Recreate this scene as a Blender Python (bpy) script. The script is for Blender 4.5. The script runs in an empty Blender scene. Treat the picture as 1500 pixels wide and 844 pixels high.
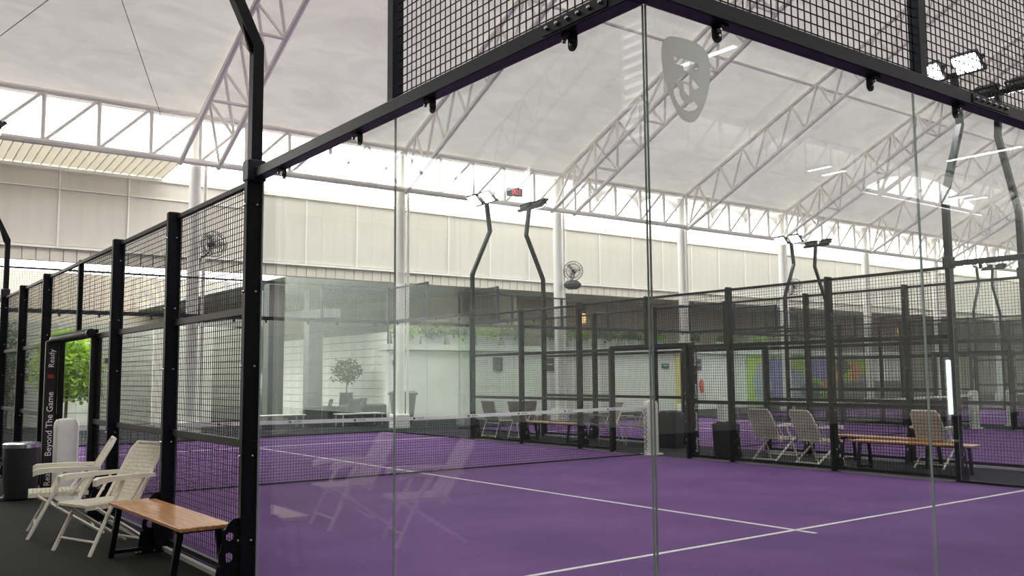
import bpy, math, random
from mathutils import Vector, Matrix
random.seed(7)
C = bpy.context.scene.collection
PI = math.pi
# ------------------------------------------------------------------ camera, sky, exposure
cam_d = bpy.data.cameras.new('camera'); cam = bpy.data.objects.new('camera', cam_d); C.objects.link(cam)
cam.location = (-2.56695, -2.52694, 1.50987)
cam.rotation_euler = (1.66731732, 0.00786170, -0.641979379)
cam_d.sensor_fit = 'HORIZONTAL'; cam_d.sensor_width = 36
cam_d.lens = 36*1339.18/1500
cam_d.clip_start = .05; cam_d.clip_end = 400
sc = bpy.context.scene; sc.camera = cam
w = bpy.data.worlds.new('sky'); sc.world = w; w.use_nodes = True
bg = w.node_tree.nodes['Background']; bg.inputs[0].default_value = (1, .99, .97, 1); bg.inputs[1].default_value = 5.5
sc.view_settings.view_transform = 'Standard'; sc.view_settings.look = 'None'
sc.view_settings.gamma = 1; sc.view_settings.exposure = 0.0; sc.view_settings.use_curve_mapping = False
try:
    sc.cycles.transparent_max_bounces = 40; sc.cycles.max_bounces = 10
    sc.cycles.diffuse_bounces = 5; sc.cycles.glossy_bounces = 4; sc.cycles.transmission_bounces = 6
except Exception: pass
sun_d = bpy.data.lights.new('sun', 'SUN'); sun_d.energy = 2.0; sun_d.angle = .03; sun_d.color = (1, .93, .82)
sun = bpy.data.objects.new('sun', sun_d); C.objects.link(sun)
sun.rotation_euler = Vector((-.62, -.30, 1.0)).to_track_quat('Z', 'Y').to_euler()

# ------------------------------------------------------------------ materials
def mat(name, col, rough=.6, metal=0, noise=0, nscale=8, bump=0, bscale=60, spec=None, emit=0, detail=4, stretch=None):
    m = bpy.data.materials.new(name); m.use_nodes = True; nt = m.node_tree; b = nt.nodes['Principled BSDF']
    b.inputs['Base Color'].default_value = (*col, 1); b.inputs['Roughness'].default_value = rough
    b.inputs['Metallic'].default_value = metal
    if spec is not None: b.inputs['Specular IOR Level'].default_value = spec
    if emit: b.inputs['Emission Color'].default_value = (*col, 1); b.inputs['Emission Strength'].default_value = emit
    if noise or bump:
        tc = nt.nodes.new('ShaderNodeTexCoord'); mp = nt.nodes.new('ShaderNodeMapping')
        nt.links.new(tc.outputs['Object'], mp.inputs[0])
        if stretch: mp.inputs['Scale'].default_value = stretch
    if noise:
        n = nt.nodes.new('ShaderNodeTexNoise'); n.inputs['Scale'].default_value = nscale; n.inputs['Detail'].default_value = detail
        nt.links.new(mp.outputs[0], n.inputs[0])
        r = nt.nodes.new('ShaderNodeValToRGB')
        r.color_ramp.elements[0].position = .3; r.color_ramp.elements[1].position = .7
        r.color_ramp.elements[0].color = (*[max(0, c*(1-noise)) for c in col], 1)
        r.color_ramp.elements[1].color = (*[min(1, c*(1+noise)) for c in col], 1)
        nt.links.new(n.outputs['Fac'], r.inputs[0]); nt.links.new(r.outputs[0], b.inputs['Base Color'])
    if bump:
        n2 = nt.nodes.new('ShaderNodeTexNoise'); n2.inputs['Scale'].default_value = bscale; n2.inputs['Detail'].default_value = 3
        nt.links.new(mp.outputs[0], n2.inputs[0])
        bp = nt.nodes.new('ShaderNodeBump'); bp.inputs['Strength'].default_value = bump; bp.inputs['Distance'].default_value = .01
        nt.links.new(n2.outputs['Fac'], bp.inputs['Height']); nt.links.new(bp.outputs[0], b.inputs['Normal'])
    return m
def glass_mat(name, tint, base=.045, mul=1.0):
    m = bpy.data.materials.new(name); m.use_nodes = True; nt = m.node_tree
    for n in list(nt.nodes): nt.nodes.remove(n)
    o = nt.nodes.new('ShaderNodeOutputMaterial'); t = nt.nodes.new('ShaderNodeBsdfTransparent'); g = nt.nodes.new('ShaderNodeBsdfGlossy')
    t.inputs[0].default_value = (*tint, 1); g.inputs['Roughness'].default_value = 0.0; g.inputs['Color'].default_value = (.95, 1, .98, 1)
    lw = nt.nodes.new('ShaderNodeLayerWeight'); lw.inputs[0].default_value = .5
    p = nt.nodes.new('ShaderNodeMath'); p.operation = 'POWER'; p.inputs[1].default_value = 5
    nt.links.new(lw.outputs['Facing'], p.inputs[0])
    k = nt.nodes.new('ShaderNodeMath'); k.operation = 'MULTIPLY_ADD'; k.inputs[1].default_value = (1-base)*mul; k.inputs[2].default_value = base
    nt.links.new(p.outputs[0], k.inputs[0])
    mx = nt.nodes.new('ShaderNodeMixShader'); nt.links.new(k.outputs[0], mx.inputs[0]); nt.links.new(t.outputs[0], mx.inputs[1]); nt.links.new(g.outputs[0], mx.inputs[2])
    nt.links.new(mx.outputs[0], o.inputs[0]); return m
def turf_mat(name, c1, c2, speck):
    m = bpy.data.materials.new(name); m.use_nodes = True; nt = m.node_tree; b = nt.nodes['Principled BSDF']
    b.inputs['Roughness'].default_value = .85; b.inputs['Specular IOR Level'].default_value = .25
    tc = nt.nodes.new('ShaderNodeTexCoord')
    n = nt.nodes.new('ShaderNodeTexNoise'); n.inputs['Scale'].default_value = .9; n.inputs['Detail'].default_value = 5; nt.links.new(tc.outputs['Object'], n.inputs[0])
    r = nt.nodes.new('ShaderNodeValToRGB'); r.color_ramp.elements[0].position = .35; r.color_ramp.elements[1].position = .68
    r.color_ramp.elements[0].color = (*c1, 1); r.color_ramp.elements[1].color = (*c2, 1); nt.links.new(n.outputs['Fac'], r.inputs[0])
    v = nt.nodes.new('ShaderNodeTexNoise'); v.inputs['Scale'].default_value = 140; v.inputs['Detail'].default_value = 2; nt.links.new(tc.outputs['Object'], v.inputs[0])
    r2 = nt.nodes.new('ShaderNodeValToRGB'); r2.color_ramp.elements[0].position = .62; r2.color_ramp.elements[1].position = .8
    r2.color_ramp.elements[0].color = (0, 0, 0, 1); r2.color_ramp.elements[1].color = (1, 1, 1, 1); nt.links.new(v.outputs['Fac'], r2.inputs[0])
    mx = nt.nodes.new('ShaderNodeMixRGB'); nt.links.new(r2.outputs[0], mx.inputs[0]); nt.links.new(r.outputs[0], mx.inputs[1]); mx.inputs[2].default_value = (*speck, 1)
    nt.links.new(mx.outputs[0], b.inputs['Base Color'])
    bp = nt.nodes.new('ShaderNodeBump'); bp.inputs['Strength'].default_value = .5; bp.inputs['Distance'].default_value = .006
    nt.links.new(v.outputs['Fac'], bp.inputs['Height']); nt.links.new(bp.outputs[0], b.inputs['Normal'])
    return m
def membrane_mat():
    m = bpy.data.materials.new('membrane'); m.use_nodes = True; nt = m.node_tree
    for n in list(nt.nodes): nt.nodes.remove(n)
    o = nt.nodes.new('ShaderNodeOutputMaterial'); d = nt.nodes.new('ShaderNodeBsdfDiffuse'); t = nt.nodes.new('ShaderNodeBsdfTranslucent')
    tc = nt.nodes.new('ShaderNodeTexCoord'); n = nt.nodes.new('ShaderNodeTexNoise'); n.inputs['Scale'].default_value = .55; n.inputs['Detail'].default_value = 6; n.inputs['Roughness'].default_value = .6
    n.inputs['Distortion'].default_value = 1.6; mp = nt.nodes.new('ShaderNodeMapping'); mp.inputs['Scale'].default_value = (.8, 2.2, 1.2)
    nt.links.new(tc.outputs['Object'], mp.inputs[0]); nt.links.new(mp.outputs[0], n.inputs[0])
    r = nt.nodes.new('ShaderNodeValToRGB'); r.color_ramp.elements[0].position = .25; r.color_ramp.elements[1].position = .75
    r.color_ramp.elements[0].color = (.53, .505, .48, 1); r.color_ramp.elements[1].color = (.68, .655, .62, 1)
    nt.links.new(n.outputs['Fac'], r.inputs[0]); nt.links.new(r.outputs[0], d.inputs[0]); nt.links.new(r.outputs[0], t.inputs[0])
    mx = nt.nodes.new('ShaderNodeMixShader'); mx.inputs[0].default_value = .122
    nt.links.new(d.outputs[0], mx.inputs[1]); nt.links.new(t.outputs[0], mx.inputs[2]); nt.links.new(mx.outputs[0], o.inputs[0])
    return m
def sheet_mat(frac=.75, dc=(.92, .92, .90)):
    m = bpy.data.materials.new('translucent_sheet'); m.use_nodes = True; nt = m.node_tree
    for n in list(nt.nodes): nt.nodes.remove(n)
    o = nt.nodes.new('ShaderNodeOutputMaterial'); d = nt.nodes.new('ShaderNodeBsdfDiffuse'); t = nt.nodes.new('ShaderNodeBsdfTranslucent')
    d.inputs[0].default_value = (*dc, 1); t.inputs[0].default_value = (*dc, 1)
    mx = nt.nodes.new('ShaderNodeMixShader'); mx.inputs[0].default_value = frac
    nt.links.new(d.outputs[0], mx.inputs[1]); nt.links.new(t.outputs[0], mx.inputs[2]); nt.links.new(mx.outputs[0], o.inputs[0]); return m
def leaf_mat(name, col):
    m = mat(name, col, .6, noise=.45, nscale=6)
    nt = m.node_tree; b = nt.nodes['Principled BSDF']; o = nt.nodes['Material Output']
    t = nt.nodes.new('ShaderNodeBsdfTranslucent'); t.inputs[0].default_value = (col[0]*1.3, col[1]*1.2, col[2]*.7, 1)
    mx = nt.nodes.new('ShaderNodeMixShader'); mx.inputs[0].default_value = .35
    nt.links.new(b.outputs[0], mx.inputs[1]); nt.links.new(t.outputs[0], mx.inputs[2]); nt.links.new(mx.outputs[0], o.inputs[0]); return m
def emis(name, col, s):
    m = bpy.data.materials.new(name); m.use_nodes = True; nt = m.node_tree
    for n in list(nt.nodes): nt.nodes.remove(n)
    o = nt.nodes.new('ShaderNodeOutputMaterial'); e = nt.nodes.new('ShaderNodeEmission'); e.inputs[0].default_value = (*col, 1); e.inputs[1].default_value = s
    nt.links.new(e.outputs[0], o.inputs[0]); return m
M = dict(
 black=mat('black_paint', (.004, .0045, .007), .4, noise=.2, nscale=3, spec=.25),
 beam=mat('dark_blue_grey_paint', (.016, .020, .034), .36, spec=.35),
 wire=mat('black_wire', (.006, .006, .007), .6),
 steel=mat('steel', (.7, .7, .72), .25, 1),
 white=mat('white_paint', (.94, .915, .86), .45),
 glass=glass_mat('clear_glass', (.965, .985, .975)),
 winglass=glass_mat('dark_window_glass', (.35, .4, .38), .06),
 gedge=mat('glass_edge', (.42, .50, .47), .15),
 purple=turf_mat('purple_turf', (.140, .056, .212), (.190, .083, .268), (.38, .27, .46)),
 rubber=turf_mat('dark_rubber', (.007, .0085, .0085), (.014, .0155, .0155), (.055, .058, .057)),
 line=mat('white_line', (.85, .82, .84), .8, noise=.08, nscale=20, bump=.3, bscale=150),
 lit_edge=mat('lit_edge_colour', (.6, .6, .57), .7),  # pale tone painted for the lit line at the floor edge
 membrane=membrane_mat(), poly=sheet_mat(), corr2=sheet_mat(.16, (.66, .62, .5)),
 panel=mat('cream_panel', (.62, .592, .535), .65, noise=.05, nscale=1.2, stretch=(2.5, 1, .4)),
 batten=mat('white_batten', (.82, .8, .76), .5),
 board=mat('cream_board', (.66, .62, .54), .6, noise=.05, nscale=2),
 corr=mat('corrugated_sheet', (.50, .47, .40), .55, noise=.06, nscale=3),
 stone=mat('grey_stone', (.55, .57, .52), .8, noise=.12, nscale=2.5, bump=.3, bscale=30),
 stone2=mat('pale_stone', (.72, .71, .65), .8, noise=.1, nscale=2, bump=.2, bscale=30),
 plaster=mat('white_plaster', (.66, .68, .64), .8, noise=.04, nscale=1),
 beige=mat('beige_render', (.52, .47, .38), .8, noise=.05, nscale=1),
 grey=mat('grey_render', (.23, .235, .225), .8, noise=.06, nscale=1.5),
 dgrey=mat('dark_grey_metal', (.07, .075, .078), .5),
 vinyl=mat('white_vinyl', (.85, .85, .79), .5, noise=.05, nscale=7, bump=.3, bscale=9),
 pad=mat('black_vinyl', (.010, .010, .012), .3, bump=.6, bscale=22),
 letter=mat('white_lettering', (.93, .93, .91), .6),
 redl=mat('red_lettering', (.55, .04, .04), .6),
 dred=mat('dark_red_vinyl', (.12, .015, .018), .45),
 wood=mat('varnished_wood', (.60, .30, .13), .28, noise=.35, nscale=3, stretch=(1.2, 14, 14), bump=.05, bscale=20),
 resin=mat('beige_resin', (.88, .84, .72), .5, noise=.05, nscale=10),
 weave=mat('beige_weave', (.82, .77, .62), .75, noise=.18, nscale=60, bump=.6, bscale=120),
 sling=mat('taupe_sling', (.20, .17, .14), .8, noise=.15, nscale=40),
 chrome=mat('brushed_metal', (.62, .62, .6), .3, .9),
 bin=mat('black_plastic', (.02, .021, .023), .45),
 gbin=mat('green_plastic', (.022, .06, .038), .45),
 bag=mat('black_bag', (.03, .03, .035), .3, bump=.8, bscale=25),
 frost=sheet_mat(.5, (.97, .98, .96)),
 lime=leaf_mat('lime_leaf', (.42, .62, .10)), leaf=leaf_mat('green_leaf', (.20, .36, .05)), dleaf=leaf_mat('dark_green_leaf', (.05, .12, .035)),
 bark=mat('bark', (.12, .09, .06), .9, noise=.3, nscale=10),
 pot=mat('dark_vase', (.035, .035, .035), .4),
 cushion=mat('pale_cushion', (.5, .5, .46), .85), wicker=mat('dark_wicker', (.03, .03, .032), .6, bump=.6, bscale=80),
 sign=mat('dark_sign', (.03, .035, .05), .4), egreen=mat('dark_green_sign', (.04, .12, .09), .4),
 red=mat('red_paint', (.5, .05, .04), .35), yellow=mat('yellow_panel', (.62, .56, .2), .6),
 mgreen=mat('mural_green', (.33, .50, .06), .7), mviolet=mat('mural_violet', (.20, .16, .40), .7), morange=mat('mural_orange', (.62, .25, .10), .7),
 mgrey=mat('mural_grey', (.32, .34, .42), .7), mdark=mat('mural_dark', (.05, .10, .09), .7),
 flood=emis('flood_led', (.93, .98, 1), 60), strip=emis('strip_led', (.95, 1, 1), 9), diff=emis('louvre_glow', (.95, .98, 1), 2.2), warm=emis('warm_lamp', (1, .62, .22), 2.5), led=emis('red_digit', (1, .05, .10), 1.6),
 rope=mat('grey_cable', (.10, .10, .10), .5),
)
# ------------------------------------------------------------------ mesh helpers
class MB:
    def __init__(s): s.v = []; s.f = []; s.mi = []; s.sm = False
    def box(s, x0, x1, y0, y1, z0, z1, mi=0):
        n = len(s.v)
        s.v += [(x0,y0,z0),(x1,y0,z0),(x1,y1,z0),(x0,y1,z0),(x0,y0,z1),(x1,y0,z1),(x1,y1,z1),(x0,y1,z1)]
        s.f += [(n,n+3,n+2,n+1),(n+4,n+5,n+6,n+7),(n,n+1,n+5,n+4),(n+1,n+2,n+6,n+5),(n+2,n+3,n+7,n+6),(n+3,n,n+4,n+7)]; s.mi += [mi]*6; return s
    def bbox(s, x0, x1, y0, y1, z0, z1, b=.006, mi=0):
        # box with chamfered vertical and horizontal edges (8-gon stack)
        def ring(ix, z): 
            return [(x0+ix+b,y0+ix,z),(x1-ix-b,y0+ix,z),(x1-ix,y0+ix+b,z),(x1-ix,y1-ix-b,z),(x1-ix-b,y1-ix,z),(x0+ix+b,y1-ix,z),(x0+ix,y1-ix-b,z),(x0+ix,y0+ix+b,z)]
        s.loft([ring(b, z0), ring(0, z0+b), ring(0, z1-b), ring(b, z1)], mi=mi); return s
    def loft(s, rings, closed=True, caps=True, mi=0):
        n0 = len(s.v); k = len(rings[0])
        for r in rings: s.v += [tuple(p) for p in r]
        for i in range(len(rings)-1):
            for j in range(k if closed else k-1):
                a = n0+i*k+j; b_ = n0+i*k+(j+1) % k
                s.f.append((a, b_, b_+k, a+k)); s.mi.append(mi)
        if caps:
            s.f.append(tuple(n0+j for j in reversed(range(k)))); s.f.append(tuple(n0+(len(rings)-1)*k+j for j in range(k))); s.mi += [mi]*2
        return s
    def tube(s, pts, r, n=8, caps=True, mi=0, sq=False):
        pts = [Vector(p) for p in pts]; rs = r if isinstance(r, (list, tuple)) else [r]*len(pts)
        rings = []; up = None
        for i, p in enumerate(pts):
            if i == 0: d = pts[1]-p
            elif i == len(pts)-1: d = p-pts[i-1]
            else: d = (pts[i+1]-p).normalized()+(p-pts[i-1]).normalized()
            d.normalize()
            if up is None:
                up = Vector((0,0,1)) if abs(d.z) < .9 else Vector((1,0,0))
            a = up.cross(d).normalized(); b_ = d.cross(a).normalized(); up = b_
            sc_ = 1
            if 0 < i < len(pts)-1:
                c = (pts[i+1]-p).normalized().dot((p-pts[i-1]).normalized()); sc_ = min(1.5, 1/math.sqrt(max(.2, (1+c)/2)))
            o = PI/4 if n == 4 else 0
            k = 1.4142 if n == 4 else 1
            rings.append([p+(a*math.cos(2*PI*j/n+o)+b_*math.sin(2*PI*j/n+o))*rs[i]*k for j in range(n)])
        return s.loft(rings, caps=caps, mi=mi)
    def lathe(s, prof, n=16, c=(0,0,0), mi=0):
        return s.loft([[(c[0]+r*math.cos(2*PI*j/n), c[1]+r*math.sin(2*PI*j/n), c[2]+z) for j in range(n)] for r, z in prof], mi=mi)
    def prism(s, poly, y0, y1, mi=0):   # poly in xz
        return s.loft([[(x, y0, z) for x, z in poly], [(x, y1, z) for x, z in poly]], mi=mi)
    def mesh(s, name, mats, smooth=False):
        me = bpy.data.meshes.new(name); me.from_pydata(s.v, [], s.f)
        for m in (mats if isinstance(mats, (list, tuple)) else [mats]): me.materials.append(m)
        if any(s.mi): me.polygons.foreach_set('material_index', s.mi)
        if smooth:
            me.polygons.foreach_set('use_smooth', [True]*len(me.polygons))
            try: me.set_sharp_from_angle(angle=.7)
            except Exception: pass
        me.update(); return me
CACHE = {}
def cached(key, fn):
    if key not in CACHE: CACHE[key] = fn()
    return CACHE[key]
def part(name, me, parent, loc=(0,0,0), rot=(0,0,0), label=None, kind=None):
    o = bpy.data.objects.new(name, me); C.objects.link(o); o.parent = parent; o.location = loc; o.rotation_euler = rot
    if label: o['label'] = label
    if kind: o['kind'] = kind
    return o
def thing(name, label, cat, loc=(0,0,0), rz=0, group=None, me=None, kind=None):
    o = bpy.data.objects.new(name, me); C.objects.link(o); o.location = loc; o.rotation_euler = (0,0,rz)
    o['label'] = label; o['category'] = cat
    if group: o['group'] = group
    if kind: o['kind'] = kind
    return o
def struct(name, me, loc=(0,0,0), rot=(0,0,0), label=None):
    o = bpy.data.objects.new(name, me); C.objects.link(o); o.location = loc; o.rotation_euler = rot; o['kind'] = 'structure'
    if label: o['label'] = label
    return o
def copy_tree(o, parent=None):
    c = o.copy(); C.objects.link(c)
    if parent: c.parent = parent
    for ch in list(o.children): copy_tree(ch, c)
    return c
def unit_cyl(m):
    def f():
        b = MB(); b.lathe([(1, 0), (1, 1)], 8); return b.mesh('tube_'+m, M[m], True)
    return cached(('cyl', m), f)
def bar(name, p, q, r, m, parent):
    p = Vector(p); q = Vector(q); d = q-p
    o = bpy.data.objects.new(name, unit_cyl(m)); C.objects.link(o); o.parent = parent
    o.location = p; o.rotation_mode = 'QUATERNION'; o.rotation_quaternion = d.to_track_quat('Z', 'Y'); o.scale = (r, r, d.length)
    return o
def text_mesh(s, size, m, key=None, ext=.0008):
    def f():
        cu = bpy.data.curves.new('t', 'FONT'); cu.body = s; cu.size = size; cu.extrude = ext; cu.align_x = 'CENTER'; cu.align_y = 'CENTER'; cu.resolution_u = 3
        ob = bpy.data.objects.new('t', cu); C.objects.link(ob); dg = bpy.context.evaluated_depsgraph_get()
        me = bpy.data.meshes.new_from_object(ob.evaluated_get(dg)); bpy.data.objects.remove(ob); bpy.data.curves.remove(cu)
        me.materials.clear(); me.materials.append(M[m]); me.name = 'lettering'; return me
    return cached(('txt', s, size, m), f)
FLOOD_W = 85
ORD = ['first', 'second', 'third', 'fourth', 'fifth', 'sixth', 'seventh', 'eighth', 'ninth', 'tenth', 'eleventh', 'twelfth', 'thirteenth']

# ------------------------------------------------------------------ setting
XW0, XW1 = -16.0, 62.0
struct('floor', MB().box(-16.5, 62.5, -15, 46, -.3, 0).mesh('floor', M['rubber']), label='dark speckled rubber flooring around the courts')
# roof: gable of tensile membrane on tubular trusses
YE, YR, ZE, SL = 21.2, 4.0, 8.40, .47
YB = 2*YR-YE
def ztop(y): return ZE+SL*(YE-y) if y >= YR else ZE+SL*(y-YB)
def zbot(y): return 7.12+.5*(YE-.1-y) if y >= YR else 7.12+.5*(y-YB-.1)
COLX = [5+6.2*i for i in range(-3, 10)]
ceil = struct('ceiling', None, label='pale grey translucent tensile membrane roof')
edges = [XW0]+COLX+[XW1]
for side in (0, 1):
    for i in range(len(edges)-1):
        x0, x1 = edges[i], edges[i+1]
        if x1-x0 < .3: continue
        b = MB(); nx, ny = 10, 22; y0, y1 = (YR, YE+.35) if side == 0 else (YB-.35, YR)
        for a in range(nx+1):
            for c in range(ny+1):
                u = a/nx; v = c/ny; x = x0+(x1-x0)*u; y = y0+(y1-y0)*v
                z = (ZE+SL*(YE-y) if side == 0 else ZE+SL*(y-YB))+.12
                z += -.03*math.sin(PI*u)*math.sin(PI*v)**.6 + .03*math.sin(5*x+3*y)*math.sin(PI*u)*math.sin(PI*v)
                b.v.append((x, y, z))
        for a in range(nx):
            for c in range(ny):
                n = a*(ny+1)+c; b.f.append((n, n+ny+1, n+ny+2, n+1)); b.mi.append(0)
        part('membrane_panel', b.mesh('membrane_panel', M['membrane'], True), ceil)
# scalloped valance hanging under the eave
for i in range(5, len(COLX)-1):
    x0 = COLX[i]; b = MB()
    for k in range(3):
        xa = x0+k*6.2/3; L = 6.2/3
        top = []; bot = []
        for j in range(13):
            u = j/12; x = xa+L*u; top.append((x, YE+.5, ZE+.1)); bot.append((x, YE+.5, 7.72+.52*math.sin(PI*u)**.55))
        n = len(b.v); b.v += top+bot
        for j in range(12): b.f.append((n+j, n+j+1, n+13+j+1, n+13+j)); b.mi.append(0)
    part('valance', b.mesh('valance', M['membrane']), ceil)

def ordc(i): # column index seen from left, column at x=5 is the first in view
    return ['column at the left beside the corner post', 'column behind the far glass corner', 'column that carries the round fan', 'first column right of the glass corner edge',
            'second column right of the glass corner edge', 'third column right of the glass corner edge', 'fourth column right of the glass corner edge', 'fifth column right of the glass corner edge',
            'sixth column right of the glass corner edge', 'farthest column at the right end'][i]
for ci, x in enumerate(COLX):
    vi = ci-3
    dbl = (vi % 2 == 0)
    for side in (0, 1):
        if side == 1 and ci not in range(0, 12): continue
        if side == 0:
            lab = ('white roof truss rising from the '+ordc(vi)) if vi >= 0 else ('white roof truss left of the picture, %s beyond the frame' % ORD[-vi-1])
        else:
            lab = 'white roof truss on the rear slope behind the viewer, %s from the left end wall' % ORD[ci]
        f = (lambda y: y) if side == 0 else (lambda y: YR-(y-YR))
        t = thing('roof_truss', lab, 'truss', (x, f(YE), 0), group='white roof trusses')
        P = lambda dx, y, z: (dx, f(y)-f(YE), z)
        n = 16; ys = [YE-.1-(YE-.1-YR)*k/n for k in range(n+1)]
        bar('top_chord', P(0, YE, ztop(YE)), P(0, YR, ztop(YR)), .07, 'white', t)
        lows = (-.5, .5) if dbl else (0,)
        for dx in lows:
            bar('bottom_chord', P(dx, YE, zbot(YE)), P(dx, YR, zbot(YR)), .068, 'white', t)
        lim = n if side == 0 else 10
        for k in range(lim):
            ya, yb = ys[k], ys[k+1]; ym = (ya+yb)/2
            for dx in lows:
                bar('web_brace', P(dx, ya, zbot(ya)), P(0, ym, ztop(ym)), .042, 'white', t)
                bar('web_brace', P(0, ym, ztop(ym)), P(dx, yb, zbot(yb)), .042, 'white', t)
            if dbl:
                if k % 2 == 0: bar('cross_tie', P(-.5, ya, zbot(ya)), P(.5, ya, zbot(ya)), .042, 'white', t)
# columns
for ci, x in enumerate(COLX):
    vi = ci-3
    lab = ('round white '+ordc(vi)) if vi >= 0 else ('round white column outside the frame on the left, %s beyond the edge' % ORD[-vi-1])
    t = thing('steel_column', lab, 'column', (x, 21.5, 0), group='white roof columns')
    part('shaft', cached('colsh', lambda: MB().lathe([(.15, 0), (.15, 8.3)], 20).mesh('shaft', M['white'], True)), t)
    part('plinth', cached('colpl', lambda: MB().bbox(-.23, .23, -.23, .23, 0, .42, .02).mesh('plinth', M['white'])), t)
    part('downpipe', cached('colpp', lambda: MB().tube([(.27, 0, .05), (.27, 0, 7.3)], .045, 10).mesh('downpipe', M['white'], True)), t)
# eave trusses
for ci in range(len(COLX)-1):
    x = COLX[ci]; vi = ci-3
    lab = ('white eave truss right of the '+ordc(vi)) if vi >= 0 else ('white eave truss left of the first visible column, %s bay leftwards' % ORD[-vi-1])
    t = thing('eave_truss', lab, 'truss', (x, YE, 0), group='eave trusses')
    bar('top_chord', (0, 0, ZE), (6.2, 0, ZE), .07, 'white', t)
    bar('bottom_chord', (0, 0, 7.16), (6.2, 0, 7.16), .085, 'white', t)
    for k in range(6):
        if k: bar('upright', (k*1.24, 0, 7.16), (k*1.24, 0, ZE), .055, 'white', t)
        if k < 5: bar('web_brace', (k*1.24, 0, 7.16), ((k+1)*1.24, 0, ZE), .042, 'white', t)
# purlins between trusses
for i in range(3, len(COLX)-1):
    for y, nm in ((15.3, 'lower'), (9.3, 'upper')):
        thing('purlin', '%s cross tube right of the %s' % (nm, ordc(i-3)), 'roof tube', (COLX[i], y, ztop(y)-.03), group='cross tubes under the membrane',
              me=cached('purl', lambda: MB().tube([(0, 0, 0), (6.2, 0, 0)], .05, 8).mesh('purlin', M['white'], True)))
# rear eave (seen mirrored in the glass)
for ci in range(0, len(COLX)-2):
    x = COLX[ci]
    t = thing('eave_truss', 'white eave truss along the rear of the hall, %s bay from the left end wall' % ORD[ci], 'truss', (x, YB, 0), group='rear eave trusses')
    bar('top_chord', (0, 0, ZE), (6.2, 0, ZE), .062, 'white', t); bar('bottom_chord', (0, 0, 7.16), (6.2, 0, 7.16), .062, 'white', t)
    for k in range(1, 6): bar('upright', (k*1.24, 0, 7.16), (k*1.24, 0, ZE), .04, 'white', t)
    for k in range(5): bar('web_brace', (k*1.24, 0, 7.16), ((k+1)*1.24, 0, ZE), .03, 'white', t)

# tall panel wall W
YW = 25.6
wf = struct('wall_front', None, (0, YW, 0), label='tall cream panel wall above the plaza building')
part('backing', MB().box(XW0, XW1, .06, .25, 4.85, 7.9).mesh('backing', M['panel']), wf)
NPAN = 41; PW = 1.87
for i in range(NPAN):
    x = -14.35+i*PW
    part('wall_panel', cached('wpan', lambda: MB().bbox(.02, PW-.02, 0, .06, 5.29, 7.42, .008).mesh('wall_panel', M['panel'])), wf, (x, -.005, 0))
    part('batten', cached('wbat', lambda: MB().box(-.022, .022, -.05, .02, 5.27, 7.5).mesh('batten', M['batten'])), wf, (x, 0, 0))
part('rail', MB().box(XW0, XW1, -.09, .02, 5.20, 5.27).mesh('rail', M['batten']), wf)
part('rail', MB().box(XW0, XW1, -.09, .02, 7.43, 7.52).mesh('rail', M['batten']), wf)
part('rail', MB().box(XW0, 8.2, -.05, .0, 6.90, 6.93).mesh('rail', M['batten']), wf)
for i in range(160):
    part('board', cached('wbrd', lambda: MB().bbox(.01, .34, 0, .05, 4.84, 5.20, .005).mesh('board', M['board'])), wf, (-4+i*.35, 0, 0))
# ribbed canopy soffit in front of that wall
cn = thing('canopy', 'ribbed cream canopy sheet between the panel wall and the eave truss', 'canopy', (0, 0, 0))
for xa, xb, m_, lb in ((XW0, 5.3, 'corr2', 'cream stretch made faintly translucent to brighten it'), (5.3, XW1, 'poly', 'bright translucent stretch')):  # left sheet given slight translucency to brighten its underside
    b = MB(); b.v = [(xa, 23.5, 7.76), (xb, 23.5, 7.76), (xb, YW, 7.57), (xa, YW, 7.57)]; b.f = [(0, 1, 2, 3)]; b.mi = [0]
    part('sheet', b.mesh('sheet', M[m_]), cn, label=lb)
b = MB()
for i in range(330):
    x = XW0+.1+i*.235; b.loft([[(x, 23.5, 7.71), (x+.02, 23.5, 7.71), (x+.02, YW, 7.52), (x, YW, 7.52)], [(x, 23.5, 7.75), (x+.02, 23.5, 7.75), (x+.02, YW, 7.56), (x, YW, 7.56)]])
part('rib', b.mesh('rib', M['white']), cn, kind='stuff')
part('edge_tube', MB().tube([(XW0, 23.5, 7.74), (XW1, 23.5, 7.74)], .05, 8).mesh('edge_tube', M['white'], True), cn)

# lower building behind the plaza
struct('wall_back', MB().box(-16.5, 62.5, 44, 44.3, 0, 6.5).mesh('wb', M['beige']), label='far beige wall closing the plaza')
struct('ceiling_soffit', MB().box(9.5, 62, 25.86, 44, 4.87, 5.0).mesh('sf', M['plaster']), label='white flat soffit over the plaza')
bw = MB(); bw.loft([[(19.0, 26.0, 0), (19.0, 26.3, 0), (15.3, 43.8, 0), (15.0, 43.7, 0)], [(19.0, 26.0, 4.87), (19.0, 26.3, 4.87), (15.3, 43.8, 4.87), (15.0, 43.7, 4.87)]])
struct('wall_beige', bw.mesh('wbg', M['beige']), label='slanting beige wall under the white soffit')
struct('wall_beige_long', MB().box(19, 62, 29.0, 29.3, 0, 4.87).mesh('wbg2', M['beige']), label='long beige wall above the planters')
# low white wall with planters
lw = struct('wall_low', None, (0, 25.2, 0), label='low white plaza wall with a ledge')
part('wall_body', MB().box(12.9, 46, 0, .5, 0, 2.42).mesh('wall_body', M['plaster']), lw)
part('ledge', MB().box(12.8, 46, -.12, .6, 2.46, 2.66).mesh('ledge', M['plaster']), lw)
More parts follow.
